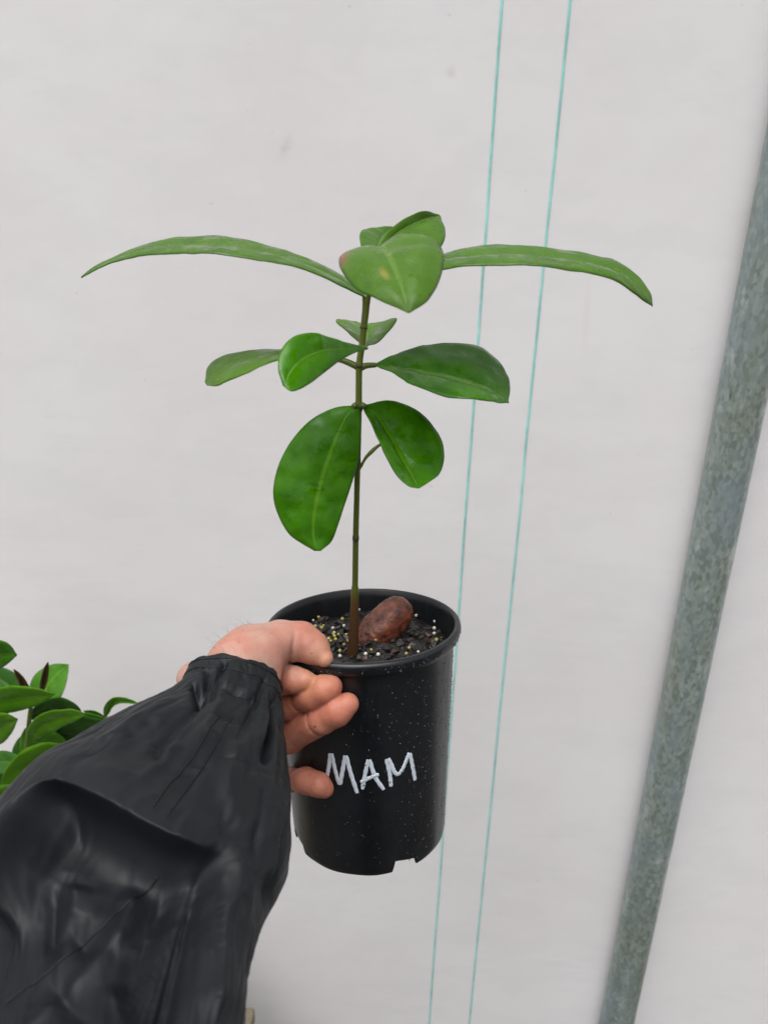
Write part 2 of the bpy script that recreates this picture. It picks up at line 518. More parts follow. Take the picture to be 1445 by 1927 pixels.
def notch(a):
    """how far the foot of the wall is cut away at angle a (drain slots between the feet)"""
    deg = (np.degrees(a) + 360) % 360
    out = np.zeros_like(deg)
    for c, wd in ((298, 17), (206, 17), (116, 17), (28, 17)):
        if wd:
            dd = (deg - c + 540) % 360 - 180
            out = np.maximum(out, np.clip((wd / 2 + 1 - np.abs(dd)) / 1.6, 0, 1) * (0.0080 - 0.00022 * dd))
            out = out - 0.0022 * np.exp(-((dd - wd / 2 - 3.2) / 1.6) ** 2) * (out == 0)
    return out
nt_ = notch(angs)
prof = [(0.0668, -0.040), (0.0676, -0.020), (0.0690, -0.006), (0.0702, -0.0012), (0.0712, 0.0), (0.0732, -0.0002), (0.0746, -0.0016),
        (0.0750, -0.0032), (0.0748, -0.0062), (0.0740, -0.0088), (0.0730, -0.0100), (0.0703, -0.0114), (0.0699, -0.0135), (0.0694, -0.0175)]
zz = np.linspace(-0.021, -0.150, 26)
prof += [(rad(z), z) for z in zz]
V = []
inner = [(0.0608, -0.150), (0.0628, -0.110), (0.0650, -0.070)]
for (r_, z_) in inner + prof:
    for a in angs:
        wob = wobble(a)
        V.append((r_ * wob * math.cos(a), r_ * wob * math.sin(a), z_))
nrow = len(inner) + len(prof)
for z0, dr in ((-0.160, 0), (-0.168, 0), (-0.1755, 0), (-0.1795, 0.0004), (-0.1805, 0.0014)):
    for a, q in zip(angs, nt_):
        zt = max(z0, -0.1805 + q) if z0 < -0.165 else z0
        if z0 < -0.165 and q != 0:
            f_ = (z0 + 0.160) / (-0.1805 + 0.160)
            zt = -0.160 + f_ * (-0.1805 + q + 0.160)
        jit = 0.00025 * math.sin(a * 11 + 2) * (z0 < -0.179)
        r_ = rad(zt) - dr
        V.append((r_ * math.cos(a), r_ * math.sin(a), zt + jit))
    nrow += 1
for r_, z0 in ((0.0598, -0.1795), (0.0596, -0.168), (0.04, -0.167), (0.002, -0.167)):
    for a, q in zip(angs, nt_):
        zt = z0 + (q if z0 < -0.175 else 0)
        V.append((r_ * math.cos(a), r_ * math.sin(a), zt))
    nrow += 1
body = mesh_obj('pot_body', V, grid_faces(nrow, NA, True), M_POT, pot)

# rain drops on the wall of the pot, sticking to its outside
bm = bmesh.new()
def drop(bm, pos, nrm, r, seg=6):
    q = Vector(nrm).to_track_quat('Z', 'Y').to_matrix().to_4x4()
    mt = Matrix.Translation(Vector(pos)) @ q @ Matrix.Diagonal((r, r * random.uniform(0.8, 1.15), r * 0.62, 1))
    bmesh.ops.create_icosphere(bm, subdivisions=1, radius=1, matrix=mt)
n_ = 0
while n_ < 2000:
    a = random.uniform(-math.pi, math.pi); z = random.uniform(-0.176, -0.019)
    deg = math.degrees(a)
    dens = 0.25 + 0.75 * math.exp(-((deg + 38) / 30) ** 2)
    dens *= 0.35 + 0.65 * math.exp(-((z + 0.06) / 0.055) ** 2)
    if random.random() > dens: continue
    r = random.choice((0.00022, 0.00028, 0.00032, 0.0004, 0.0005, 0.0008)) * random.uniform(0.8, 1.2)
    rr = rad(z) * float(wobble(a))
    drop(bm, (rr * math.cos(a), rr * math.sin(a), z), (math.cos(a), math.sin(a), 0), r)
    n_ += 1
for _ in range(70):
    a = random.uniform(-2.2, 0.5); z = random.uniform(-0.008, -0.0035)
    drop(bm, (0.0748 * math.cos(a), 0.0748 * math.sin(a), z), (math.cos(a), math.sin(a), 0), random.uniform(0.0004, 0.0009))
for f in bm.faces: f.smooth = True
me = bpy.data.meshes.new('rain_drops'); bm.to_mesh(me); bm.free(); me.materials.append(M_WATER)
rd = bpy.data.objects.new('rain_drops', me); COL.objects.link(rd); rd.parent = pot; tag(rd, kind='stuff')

# the hand-written letters: one ribbon mesh for each letter
def stroke(poly, w):
    pts = cr(np.array(poly, float), max(8, 6 * len(poly)))
    q = [px_angle(*p) for p in pts]
    q = np.array([x for x in q if x is not None])
    q[:, :2] *= wobble(np.arctan2(q[:, 1], q[:, 0]))[:, None]
    t = np.gradient(q, axis=0); t /= np.linalg.norm(t, axis=1)[:, None] + 1e-12
    nr = q.copy(); nr[:, 2] = 0; nr /= np.linalg.norm(nr, axis=1)[:, None]
    s_ = np.cross(t, nr)
    V = []
    n = len(q)
    for i in range(n):
        e = min(i, n - 1 - i) / 2.0
        ww = w * (0.72 if e == 0 else 1) * (1 + 0.10 * math.sin(i * 1.7 + poly[0][0]))
        for k, h_ in ((-1, -0.0001), (-0.85, 0.00026), (0, 0.00030), (0.85, 0.00026), (1, -0.0001)):
            V.append(q[i] + s_[i] * ww * k + nr[i] * h_)
    return V, grid_faces(n, 5)
W1 = 0.00155
letters = [
    [[(616, 1460), (619, 1442), (622, 1417)], [(624, 1417), (630, 1445), (638, 1476)], [(640, 1476), (645, 1448), (650, 1421)], [(651, 1421), (660, 1455), (672, 1492)]],
    [[(682, 1485), (687, 1457), (693, 1429)], [(695, 1429), (706, 1462), (722, 1486)], [(679, 1472), (695, 1464), (713, 1457)]],
    [[(736, 1480), (733, 1455), (727, 1428)], [(730, 1427), (736, 1438), (742, 1452), (749, 1457), (757, 1448), (764, 1432), (770, 1416)], [(771, 1417), (776, 1440), (781, 1468)]],
]
for L in letters:
    V, fs = [], []
    for si, st in enumerate(L):
        v_, f_ = stroke(st, W1)
        v_ = np.array(v_); v_[:, :2] *= 1 + 0.0008 * si
        o_ = len(V); V += list(v_); fs += [tuple(i + o_ for i in f) for f in f_]
    mesh_obj('letter', V, fs, M_INK, pot)

# potting mix
SOIL = -0.021
nr_, na_ = 46, 150
V = []
for i in range(nr_):
    for k in range(na_):
        r_ = 0.0672 * (i + 0.02) / (nr_ - 1); a = 2 * math.pi * k / na_
        V.append((r_ * math.cos(a), r_ * math.sin(a), SOIL))
V = np.array(V)
V[:, 2] += 0.0035 * fbm(V * 75 + 3, 3) + 0.0016 * np.abs(fbm(V * 260, 2))
soil = mesh_obj('potting_mix', V, grid_faces(nr_, na_, True), M_SOIL, pot); tag(soil, kind='stuff')
def chips(name, n, mat, lo, hi, seed):
    rr = random.Random(seed)
    bm = bmesh.new()
    for _ in range(n):
        r_ = 0.063 * math.sqrt(rr.random()); a = rr.uniform(0, 2 * math.pi); s_ = rr.uniform(lo, hi)
        mt = (Matrix.Translation((r_ * math.cos(a), r_ * math.sin(a), SOIL + 0.0015 + rr.uniform(-0.001, 0.002))) @
              Matrix.Rotation(rr.uniform(0, 6.28), 4, 'Z') @ Matrix.Rotation(rr.uniform(-0.6, 0.6), 4, 'X') @ Matrix.Rotation(rr.uniform(-0.6, 0.6), 4, 'Y') @
              Matrix.Diagonal((s_, s_ * rr.uniform(0.35, 0.7), s_ * rr.uniform(0.2, 0.45), 1)))
        vv = bmesh.ops.create_icosphere(bm, subdivisions=1, radius=1, matrix=mt)['verts']
        for v in vv:
            v.co += Vector((rr.uniform(-1, 1), rr.uniform(-1, 1), rr.uniform(-1, 1))) * s_ * 0.22
    me = bpy.data.meshes.new(name); bm.to_mesh(me); bm.free(); me.materials.append(mat)
    o = bpy.data.objects.new(name, me); COL.objects.link(o); o.parent = pot; tag(o, kind='stuff')
chips('bark_chips', 420, M_CHIP, 0.0015, 0.0052, 1)
chips('red_bark_chips', 26, M_CHIPR, 0.002, 0.006, 2)
def soil_hit(px, py, z=SOIL):
    o, dl = pot_l(CAM), ray(px, py) @ PM
    return o + dl * ((z - o[2]) / dl[2])
_pr = {'yellow': [(604, 1157), (600, 1170), (609, 1186), (594, 1187), (577, 1187), (628, 1202), (632, 1212), (619, 1211), (652, 1203), (648, 1222), (801, 1169),
                  (747, 1202), (843, 1188), (699, 1232), (649, 1152), (647, 1148), (584, 1198), (630, 1206), (623, 1215), (606, 1190), (655, 1215), (562, 1178)],
       'white': [(579, 1164), (627, 1191), (630, 1149), (712, 1241), (817, 1191), (783, 1167), (770, 1149), (818, 1178), (640, 1244), (676, 1156), (590, 1176)],
       'orange': [(637, 1152), (641, 1155)]}
for k, mt_ in (('yellow', M_PRILL_Y), ('white', M_PRILL_W), ('orange', M_PRILL_O)):
    bm = bmesh.new()
    pts = [soil_hit(*p) for p in _pr[k]]
    for _ in range({'yellow': 12, 'white': 10, 'orange': 0}[k]):
        r_ = 0.06 * math.sqrt(random.random()); a = random.uniform(0, 6.28); pts.append(np.array([r_ * math.cos(a), r_ * math.sin(a), SOIL]))
    for p in pts:
        bmesh.ops.create_icosphere(bm, subdivisions=2, radius=random.uniform(0.0010, 0.00155), matrix=Matrix.Translation((p[0], p[1], SOIL + 0.0042)))
    for f in bm.faces: f.smooth = True
    me = bpy.data.meshes.new(k + '_prills'); bm.to_mesh(me); bm.free(); me.materials.append(mt_)
    o = bpy.data.objects.new(k + '_prills', me); COL.objects.link(o); o.parent = pot; tag(o, kind='stuff')

# ================================================================== SEEDLING
plant = empty('seedling')
tag(plant, 'young seedling with glossy green leaves rooted in the black pot', 'plant')
BASE = pot_w(soil_hit(664, 1236))
Y0 = float(BASE[1])
def S(px, py, dy=0.0): return PY(px, py, Y0 + dy)

def pipe_part(name, pts, rads, mat, parent, seg=12, along=None):
    v, f = tube(pts, rads, seg)
    o = mesh_obj(name, v, f, mat, parent)
    al = np.linspace(0, 1, len(pts)) if along is None else np.asarray(along)
    at = o.data.attributes.new('along', 'FLOAT', 'POINT')
    at.data.foreach_set('value', np.repeat(al, seg).astype(np.float32))
    return o
stem_px = [(661, 1246), (664, 1222), (666, 1180), (668, 1110), (669.5, 1010), (671.5, 930), (673.5, 840), (675, 760), (676, 690), (681, 650), (684.5, 617), (688, 585), (690, 556)]
sp3 = np.array([S(*p) for p in stem_px])
sp3 = cr(sp3, 140)
pr = proj(sp3)
rr = np.interp(pr[:, 1], [556, 575, 620, 690, 760, 930, 1010, 1100, 1115, 1200, 1246], [8.5, 7.0, 6.2, 6.2, 6.2, 5.4, 5.6, 5.6, 7.4, 9.5, 12]) / F * pr[:, 2]
for node, s_, a_ in ((690, 5, 0.35), (764, 5, 0.4), (617, 3, 0.12), (654, 3, 0.18), (1010, 3, 0.12), (872, 5, 0.22), (1112, 4, 0.12)):
    rr = rr * (1 + a_ * np.exp(-((pr[:, 1] - node) / s_) ** 2))
along = (1246 - pr[:, 1]) / (1246 - 556)
stem = pipe_part('stem', sp3[::-1] if False else sp3, rr, M_STEM, plant, 16, along)
for nd in (617, 654, 764, 690, 1010):
    i = int(np.argmin(np.abs(pr[:, 1] - nd)))
    v, f = tube(sp3[i - 1:i + 2], [rr[i] * 0.9, rr[i] * 1.10, rr[i] * 0.9], 14)
    mesh_obj('node_ring', v, f, mat_simple('node_scar', (0.055, 0.045, 0.015), 0.6, 0.3, 200, 0.2) if nd == 617 else bpy.data.materials['node_scar'], stem)

def leaf(name, L, Mi, Rr, mat, parent, fn, bulge=0.0, nu=40, nh=9, wav=0.0006, thick=0.0006, sag=0.0):
    """leaf blade between a left margin, a midrib and a right margin (each (px, py, dy) points)"""
    to3 = lambda pts: np.array([fn(*p) for p in pts])
    a, b, c = cr(to3(L), nu), cr(to3(Mi), nu), cr(to3(Rr), nu)
    tt = np.gradient(b, axis=0)
    nrm = np.cross(tt, c - a); nrm /= np.linalg.norm(nrm, axis=1)[:, None] + 1e-9
    flip = np.sign((nrm * (CAM - b)).sum(1) + (nrm[:, 2]) * 0.6)
    nrm *= np.where(np.median(flip) < 0, -1, 1)
    wd = np.linalg.norm(c - a, axis=1)
    bl = bulge if not np.isscalar(bulge) else (bulge, bulge)
    V, UV = [], []
    for i in range(nu):
        for j in range(-nh, nh + 1):
            s_ = abs(j) / nh
            e = a[i] if j < 0 else c[i]
            p = b[i] + (e - b[i]) * s_
            q = (bl[0] if j < 0 else bl[1]) * wd[i] * 4 * s_ * (1 - s_)
            V.append(p + nrm[i] * (q - sag * wd[i] * math.exp(-(s_ / 0.15) ** 2)))
            UV.append((i / (nu - 1), 0.5 + 0.5 * j / nh))
    V = np.array(V)
    nn = np.repeat(nrm, 2 * nh + 1, 0)
    V = V + nn * (wav * fbm(V * 90 + 4.0, 2))[:, None]
    o = mesh_obj(name, V, grid_faces(nu, 2 * nh + 1), mat, parent, uvs=UV)
    md = o.modifiers.new('thickness', 'SOLIDIFY'); md.thickness = thick; md.offset = 0
    return o

# top pair, arching out to both sides, seen nearly edge on
leaf('leaf', [(688, 556, .002), (640, 518, .018), (580, 489, .028), (500, 461, .034), (425, 446, .034), (362, 446, .03), (300, 454, .024), (240, 472, .015), (192, 496, .006), (154, 521, 0)],
     [(688, 558, 0), (640, 528, .0), (575, 500, .0), (495, 477, .0), (420, 464, 0), (360, 462, 0), (302, 467, 0), (246, 479, 0), (196, 498, 0), (154, 522, 0)],
     [(688, 561, -.002), (642, 537, -.018), (570, 507, -.028), (490, 489, -.034), (415, 479, -.034), (358, 477, -.03), (305, 478, -.024), (252, 484, -.015), (200, 499, -.006), (154, 523, 0)],
     M_LEAF2, plant, S, 0.03, 64)
leaf('leaf', [(692, 552, .002), (745, 510, .015), (830, 481, .026), (912, 463, .034), (1000, 466, .036), (1080, 476, .034), (1150, 489, .028), (1196, 517, .018), (1220, 548, .008), (1226, 575, 0)],
     [(692, 555, 0), (750, 522, 0), (830, 495, 0), (908, 484, 0), (1000, 485, 0), (1078, 495, 0), (1145, 509, 0), (1192, 533, 0), (1216, 556, -.002), (1226, 576, 0)],
     [(692, 558, -.002), (755, 531, -.015), (830, 507, -.026), (904, 500, -.034), (1000, 500, -.036), (1075, 509, -.034), (1140, 520, -.028), (1184, 545, -.018), (1210, 567, -.008), (1226, 577, 0)],
     M_LEAF2, plant, S, 0.04, 64)
# young leaf reaching towards the lens and folding over
leaf('leaf', [(692, 556, 0), (672, 510, -.022), (647, 482, -.05), (639, 500, -.075), (668, 543, -.095), (716, 566, -.108), (768, 588, -.115)],
     [(694, 556, 0), (703, 505, -.02), (713, 468, -.05), (730, 482, -.075), (748, 520, -.095), (760, 555, -.108), (769, 588, -.115)],
     [(697, 556, 0), (740, 480, -.018), (800, 447, -.045), (832, 472, -.07), (829, 520, -.092), (803, 567, -.108), (770, 588, -.115)],
     M_LEAFY, plant, S, (0.06, 0.09), 52, 12, 0.0009)
# the pair behind it, pointing away
leaf('leaf', [(692, 540, .003), (708, 482, .012), (724, 442, .02), (757, 414, .03), (796, 397, .045), (824, 405, .06)],
     [(694, 540, .003), (714, 484, .013), (735, 449, .022), (770, 425, .034), (804, 410, .05), (826, 407, .06)],
     [(698, 540, .003), (745, 497, .005), (797, 482, .012), (828, 467, .022), (838, 438, .04), (828, 409, .06)],
     M_LEAFY if False else M_LEAF2, plant, S, (0.02, 0.05), 44)
leaf('leaf', [(690, 545, .004), (682, 480, .02), (677, 441, .04), (692, 430, .055), (716, 427, .068), (738, 427, .075)],
     [(692, 545, .004), (705, 497, .02), (711, 470, .035), (716, 452, .05), (726, 440, .065), (739, 429, .075)],
     [(696, 545, .004), (722, 492, .02), (736, 466, .035), (743, 450, .05), (745, 440, .065), (740, 431, .075)],
     M_LEAF2, plant, S, 0.05, 40)
# small channelled leaf pointing away behind the stem
leaf('leaf', [(683, 652, .004), (656, 626, .02), (632, 604, .045), (660, 604, .075), (690, 609, .1)],
     [(685, 652, .004), (688, 645, .025), (690, 637, .05), (690, 624, .08), (690, 611, .1)],
     [(687, 652, .004), (717, 639, .02), (747, 600, .045), (718, 605, .075), (692, 610, .1)],
     M_LEAF3, plant, S, 0.03, 40)
# the leaf curling towards the lens on the left, and the one behind it
leaf('leaf', [(693, 655, -.006), (657, 646, -.022), (622, 634, -.036), (586, 627, -.05), (552, 634, -.062), (529, 660, -.07), (524, 692, -.078), (533, 726, -.084)],
     [(693, 656, -.006), (662, 655, -.024), (630, 657, -.04), (598, 664, -.055), (568, 678, -.068), (550, 697, -.076), (540, 716, -.082), (541, 733, -.086)],
     [(693, 657, -.006), (668, 664, -.024), (638, 680, -.042), (612, 700, -.058), (590, 717, -.07), (572, 729, -.078), (558, 735, -.083), (548, 736, -.087)],
     M_LEAF, plant, S, (0.04, 0.02), 52)
pipe_part('petiole', cr([S(682, 654, -.002), S(688, 653, -.006), S(690, 656, -.008)], 8), [.0014, .0012, .001, .001, .001, .0009, .0009, .0009], M_STEM, plant, 8, np.full(8, .8))
leaf('leaf', [(598, 663, .004), (525, 658, .018), (460, 660, .026), (418, 671, .028), (392, 692, .024), (387, 719, .014)],
     [(598, 667, .004), (525, 667, .004), (470, 675, .004), (430, 690, .005), (404, 707, .007), (388, 722, .012)],
     [(598, 671, .004), (535, 676, -.012), (490, 691, -.02), (446, 710, -.02), (410, 726, -.01), (391, 726, .008)],
     M_LEAF3, plant, S, 0.02, 44)
pipe_part('petiole', cr([S(674, 691, 0), S(655, 682, .001), S(637, 676, .002), S(600, 667, .004)], 14), np.linspace(.0023, .0017, 14), M_STEM, plant, 10, np.full(14, .62))
# broad leaf on the right
leaf('leaf', [(704, 686, 0), (750, 664, .016), (800, 650, .03), (850, 646, .04), (905, 655, .044), (943, 688, .038), (959, 724, .02), (957, 757, 0)],
     [(704, 687, 0), (755, 694, 0), (800, 703, -.001), (845, 713, -.002), (885, 724, -.003), (918, 736, -.003), (942, 748, -.002), (957, 758, 0)],
     [(704, 688, 0), (738, 702, -.012), (783, 728, -.024), (835, 746, -.03), (885, 751, -.032), (922, 755, -.024), (945, 759, -.012), (957, 759, 0)],
     M_LEAF, plant, S, (0.03, 0.03), 52, 11, 0.001)
pipe_part('petiole', cr([S(678, 692, 0), S(690, 688, 0), S(708, 687, 0)], 10), np.linspace(.0024, .0016, 10), M_STEM, plant, 10, np.full(10, .62))
# lower pair
leaf('leaf', [(673, 764, -0.0015), (630, 768, -0.0030), (583, 792, -0.0050), (543, 838, -0.0080), (520, 890, -0.0120), (515, 935, -0.0160), (526, 975, -0.0200), (552, 1012, -0.0240), (592, 1036, -0.0270)],
     [(674, 766, -0.0015), (654, 782, -0.0070), (636, 820, -0.0115), (620, 862, -0.0155), (606, 905, -0.0190), (597, 945, -0.0220), (591, 980, -0.0245), (590, 1010, -0.0265), (597, 1036, -0.0280)],
     [(677, 768, -0.0015), (678, 790, -0.0050), (678, 832, -0.0080), (672, 875, -0.0110), (660, 915, -0.0145), (648, 952, -0.0180), (637, 985, -0.0215), (624, 1018, -0.0245), (604, 1036, -0.0275)],
     M_LEAF, plant, S, (0.03, 0.025), 56, 12, 0.0012, sag=0.012)
leaf('leaf', [(683, 768, -.002), (694, 788, -.006), (708, 820, -.010), (724, 858, -.016), (746, 894, -.022), (768, 914, -.028), (784, 919, -.03)],
     [(684, 766, -.002), (706, 780, .002), (728, 812, .0), (748, 848, -.006), (765, 880, -.014), (778, 904, -.022), (787, 919, -.03)],
     [(686, 762, -.002), (730, 754, .012), (778, 768, .016), (817, 803, .012), (835, 848, .002), (827, 891, -.012), (790, 919, -.029)],
     M_LEAF, plant, S, (0.03, 0.03), 50, 11, 0.001, sag=0.01)
for a, b in (((674, 764), (664, 766)), ((677, 764), (688, 766))):
    pipe_part('petiole', cr([S(*a, 0), S((a[0] + b[0]) / 2, 763, -.002), S(*b, -.003)], 8), np.linspace(.0024, .0018, 8), M_STEM, plant, 8, np.full(8, .55))
# thin side shoot
pipe_part('side_shoot', cr([S(674, 884, 0), S(680, 876, 0), S(688, 862, .0), S(699, 850, .001), S(709, 841, .002), S(719, 835, .003)], 20),
          np.interp(np.linspace(0, 1, 20), [0, .3, .6, 1], [.0014, .0009, .0015, .0008]), M_STEM, plant, 8, np.full(20, .8))

# seed husk still attached at the foot
nu_, nv_ = 60, 60
V = []
c0, c1 = pot_w(soil_hit(688, 1222)), None
dz_ = float(proj(pot_w(soil_hit(694, 1210)))[2])
A_, B_ = P(686, 1214, dz_ + 0.004), P(757, 1140, dz_ + 0.016)
ax = B_ - A_; ln = np.linalg.norm(ax); ax = ax / ln
vdir = CAM - (A_ + B_) / 2; vdir /= np.linalg.norm(vdir)
s1 = np.cross(ax, vdir); s1 /= np.linalg.norm(s1); s2 = np.cross(s1, ax)
for i in range(nu_):
    t = -1 + 2 * i / (nu_ - 1)
    r_ = (max(0.0, 1 - abs(t) ** (2.2 if t < 0 else 4.5)) ** 0.5) * (1 - 0.10 * t)
    for k in range(nv_):
        a = 2 * math.pi * k / nv_
        V.append((A_ + B_) / 2 + ax * t * ln * 0.64 + (s1 * math.cos(a) * 0.0152 + s2 * math.sin(a) * 0.0125) * r_ * (1 + 0.05 * math.cos(3 * a + 1)))
V = np.array(V)
cen = (A_ + B_) / 2
dirn = V - cen; dirn /= np.linalg.norm(dirn, axis=1)[:, None] + 1e-9
V = V + dirn * (0.0007 * fbm(V * 70, 2) + 0.0005 * fbm(V * 420, 3))[:, None]
mesh_obj('seed_husk', V, grid_faces(nu_, nv_, True), M_SEED, plant)

# ================================================================== ARM: hand
def dseg(p, a, b, ra, rb):
    ab = b - a
    t = np.clip(((p - a) @ ab) / (ab @ ab), 0, 1)
    return np.linalg.norm(p - (a + t[..., None] * ab), axis=-1) - (ra + (rb - ra) * t)
def smin(a, b, k):
    h = np.clip(0.5 + 0.5 * (b - a) / k, 0, 1)
    return b + (a - b) * h - k * h * (1 - h)
mm = 0.001
def C(px, py, d): return P(px, py, d)
def K(px, py, r, off=0.0, lip=False):          # a joint whose pad lies against the outside of the pot
    o, dl = pot_l(CAM), ray(px, py) @ PM
    t = np.linspace(0.40, 0.75, 4000)
    q = o + dl * t[:, None]
    rr_ = (np.full(len(t), 0.0752) if lip else rad(q[:, 2])) + r * 0.001 * 0.96
    h_ = np.where((np.hypot(q[:, 0], q[:, 1]) < rr_))[0]
    return CAM + ray(px, py) * (t[h_[0]] - off)
FING = {   # joint chain with radii in mm
    'thumb': [(C(470, 1232, .520), 18), (C(527, 1208, .530), 14.4), (C(566, 1206, .534), 12.8), (C(590, 1220, .532), 10.8), (C(611, 1239, .527), 6.0)],
    'index': [(C(366, 1277, .585), 13.2), (C(455, 1292, .580), 10.5), (K(530, 1279, 9.8, .001, True), 10.0), (K(556, 1280, 8.4, .001, True), 8.5), (K(576, 1281, 6.0, .001, True), 6.1), (K(590, 1282, 4.0, .001, True), 3.8)],
    'middle': [(C(383, 1335, .592), 12.5), (C(455, 1352, .582), 10.5), (K(545, 1326, 9.8), 9.8), (K(588, 1307, 9.6), 9.9), (K(610, 1297, 9.2), 9.4), (K(624, 1292, 7.6), 7.4)],
    'ring': [(C(398, 1385, .590), 12.5), (C(465, 1408, .576), 11.2), (K(545, 1387, 11.2), 11.0), (K(600, 1357, 10.6), 10.4), (K(634, 1337, 10.2), 10.3), (K(654, 1325, 8.0), 7.8)],
    'little': [(C(420, 1430, .580), 11.5), (C(470, 1468, .568), 9.6), (K(535, 1467, 9.2), 9.2), (K(576, 1469, 8.8), 8.9), (K(600, 1477, 8.4), 8.3), (K(612, 1485, 6.4), 6.2)],
}
GROOVE = [(K(563, 1319, 9.7), 'middle', 3), (K(598, 1358, 10.5), 'ring', 3), (K(556, 1468, 9), 'little', 3)]
W0, W1_, W2 = C(452, 1262, .512), C(440, 1330, .485), C(380, 1460, .43)
def hand_sdf(p):
    palm = dseg(p, W2, W1_, 20 * mm, 19 * mm)
    palm = smin(palm, dseg(p, W1_, W0, 19 * mm, 18 * mm), 10 * mm)
    palm = smin(palm, dseg(p, C(463, 1250, .509), C(470, 1225, .522), 16 * mm, 18 * mm), 12 * mm)
    palm = smin(palm, dseg(p, C(507, 1286, .508), C(500, 1224, .518), 7 * mm, 14 * mm), 8 * mm)
    for tgt, r_ in ((C(376, 1278, .578), 13.5), (C(400, 1335, .580), 14), (C(415, 1380, .578), 14), (C(435, 1420, .570), 13)):
        palm = smin(palm, dseg(p, W0, tgt, 18 * mm, r_ * mm), 10 * mm)
    alld = None
    for k, ch in FING.items():
        f = None
        for (a, ra), (b, rb) in zip(ch[:-1], ch[1:]):
            d = dseg(p, a, b, ra * mm, rb * mm)
            f = d if f is None else smin(f, d, 4 * mm)
        if k == 'thumb':
            th = f
            continue
        for gp, gk, si in GROOVE:
            if gk == k:
                ax_ = ch[si + 1 if si + 1 < len(ch) else si][0] - ch[si - 1][0]; ax_ = ax_ / np.linalg.norm(ax_)
                s_ = (p - gp) @ ax_
                near = np.linalg.norm(p - gp, axis=-1)
                f = f + (0.0009 * np.exp(-(s_ / 0.0045) ** 2) + 0.0009 * np.exp(-(s_ / 0.0008) ** 2) + 0.0005 * np.exp(-((s_ - 0.0022) / 0.0006) ** 2)) * (near < 0.018)
        alld = f if alld is None else smin(alld, f, 1.3 * mm)
    d = smin(palm, alld, 3 * mm)
    # the crease where the thumb's ball meets its first bone
    s_ = np.abs((p - C(548, 1226, .525)) @ (lambda q: q / np.linalg.norm(q))(C(590, 1222, .534) - C(520, 1212, .53)))
    near = np.linalg.norm(p - C(548, 1230, .522), axis=-1)
    th = th + 0.0024 * np.exp(-(s_ / 0.0016) ** 2) * np.clip(1 - near / 0.018, 0, 1)
    return smin(d, th, 5 * mm)

def surface_nets(fn, lo, hi, h):
    lo = np.asarray(lo); n = np.ceil((np.asarray(hi) - lo) / h).astype(int) + 1
    ax_ = [lo[i] + h * np.arange(n[i]) for i in range(3)]
    val = np.empty(n, dtype=np.float32)
    for i in range(0, n[0], 16):
        g_ = np.stack(np.meshgrid(ax_[0][i:i + 16], ax_[1], ax_[2], indexing='ij'), -1)
        val[i:i + 16] = fn(g_)
    ins = val < 0
    c = np.zeros(n - 1, dtype=np.uint8)
    for dx in (0, 1):
        for dy in (0, 1):
            for dz in (0, 1):
                c += ins[dx:n[0] - 1 + dx, dy:n[1] - 1 + dy, dz:n[2] - 1 + dz]
    act = (c > 0) & (c < 8)
    idx = -np.ones(n - 1, dtype=np.int64)
    ii = np.argwhere(act)
    idx[act] = np.arange(len(ii))
    acc = np.zeros((len(ii), 3)); cnt = np.zeros(len(ii))
    for a in range(3):
        for o1 in (0, 1):
            for o2 in (0, 1):
                off = [0, 0, 0]; oth = [k for k in range(3) if k != a]
                off[oth[0]] = o1; off[oth[1]] = o2
                p0 = ii + off; e = np.zeros(3, int); e[a] = 1; p1 = p0 + e
                v0 = val[p0[:, 0], p0[:, 1], p0[:, 2]]; v1 = val[p1[:, 0], p1[:, 1], p1[:, 2]]
                m_ = (v0 < 0) != (v1 < 0)
                t = np.where(m_, v0 / np.where(v0 - v1 == 0, 1, v0 - v1), 0)
                acc[m_] += p0[m_] + t[m_, None] * e
                cnt[m_] += 1
    V = lo + h * acc / cnt[:, None]
    Fs = []
    for a in range(3):
        b, c_ = (a + 1) % 3, (a + 2) % 3
        e = np.zeros(3, int); e[a] = 1
        s0 = [slice(None)] * 3; s1_ = [slice(None)] * 3
        s0[a] = slice(0, n[a] - 1); s1_[a] = slice(1, n[a])
        cross = np.argwhere(ins[tuple(s0)] != ins[tuple(s1_)])
        ok = (cross[:, b] > 0) & (cross[:, c_] > 0) & (cross[:, b] < n[b] - 1) & (cross[:, c_] < n[c_] - 1)
        cross = cross[ok]
        eb = np.zeros(3, int); eb[b] = 1; ec = np.zeros(3, int); ec[c_] = 1
        q = [cross - eb - ec, cross - ec, cross, cross - eb]
        q = np.stack([idx[x[:, 0], x[:, 1], x[:, 2]] for x in q], 1)
        fl = ins[cross[:, 0], cross[:, 1], cross[:, 2]]
        q[~fl] = q[~fl][:, ::-1]
        Fs.append(q)
    Fq = np.concatenate(Fs)
    for _ in range(3):                          # settle the vertices on the surface
        e_ = 2e-4
        d0 = fn(V)
        gr = np.stack([fn(V + e_ * np.eye(3)[k]) - d0 for k in range(3)], -1) / e_
        V = V - 0.8 * d0[:, None] * gr / (np.sum(gr * gr, 1)[:, None] + 1e-6)
    return V, Fq

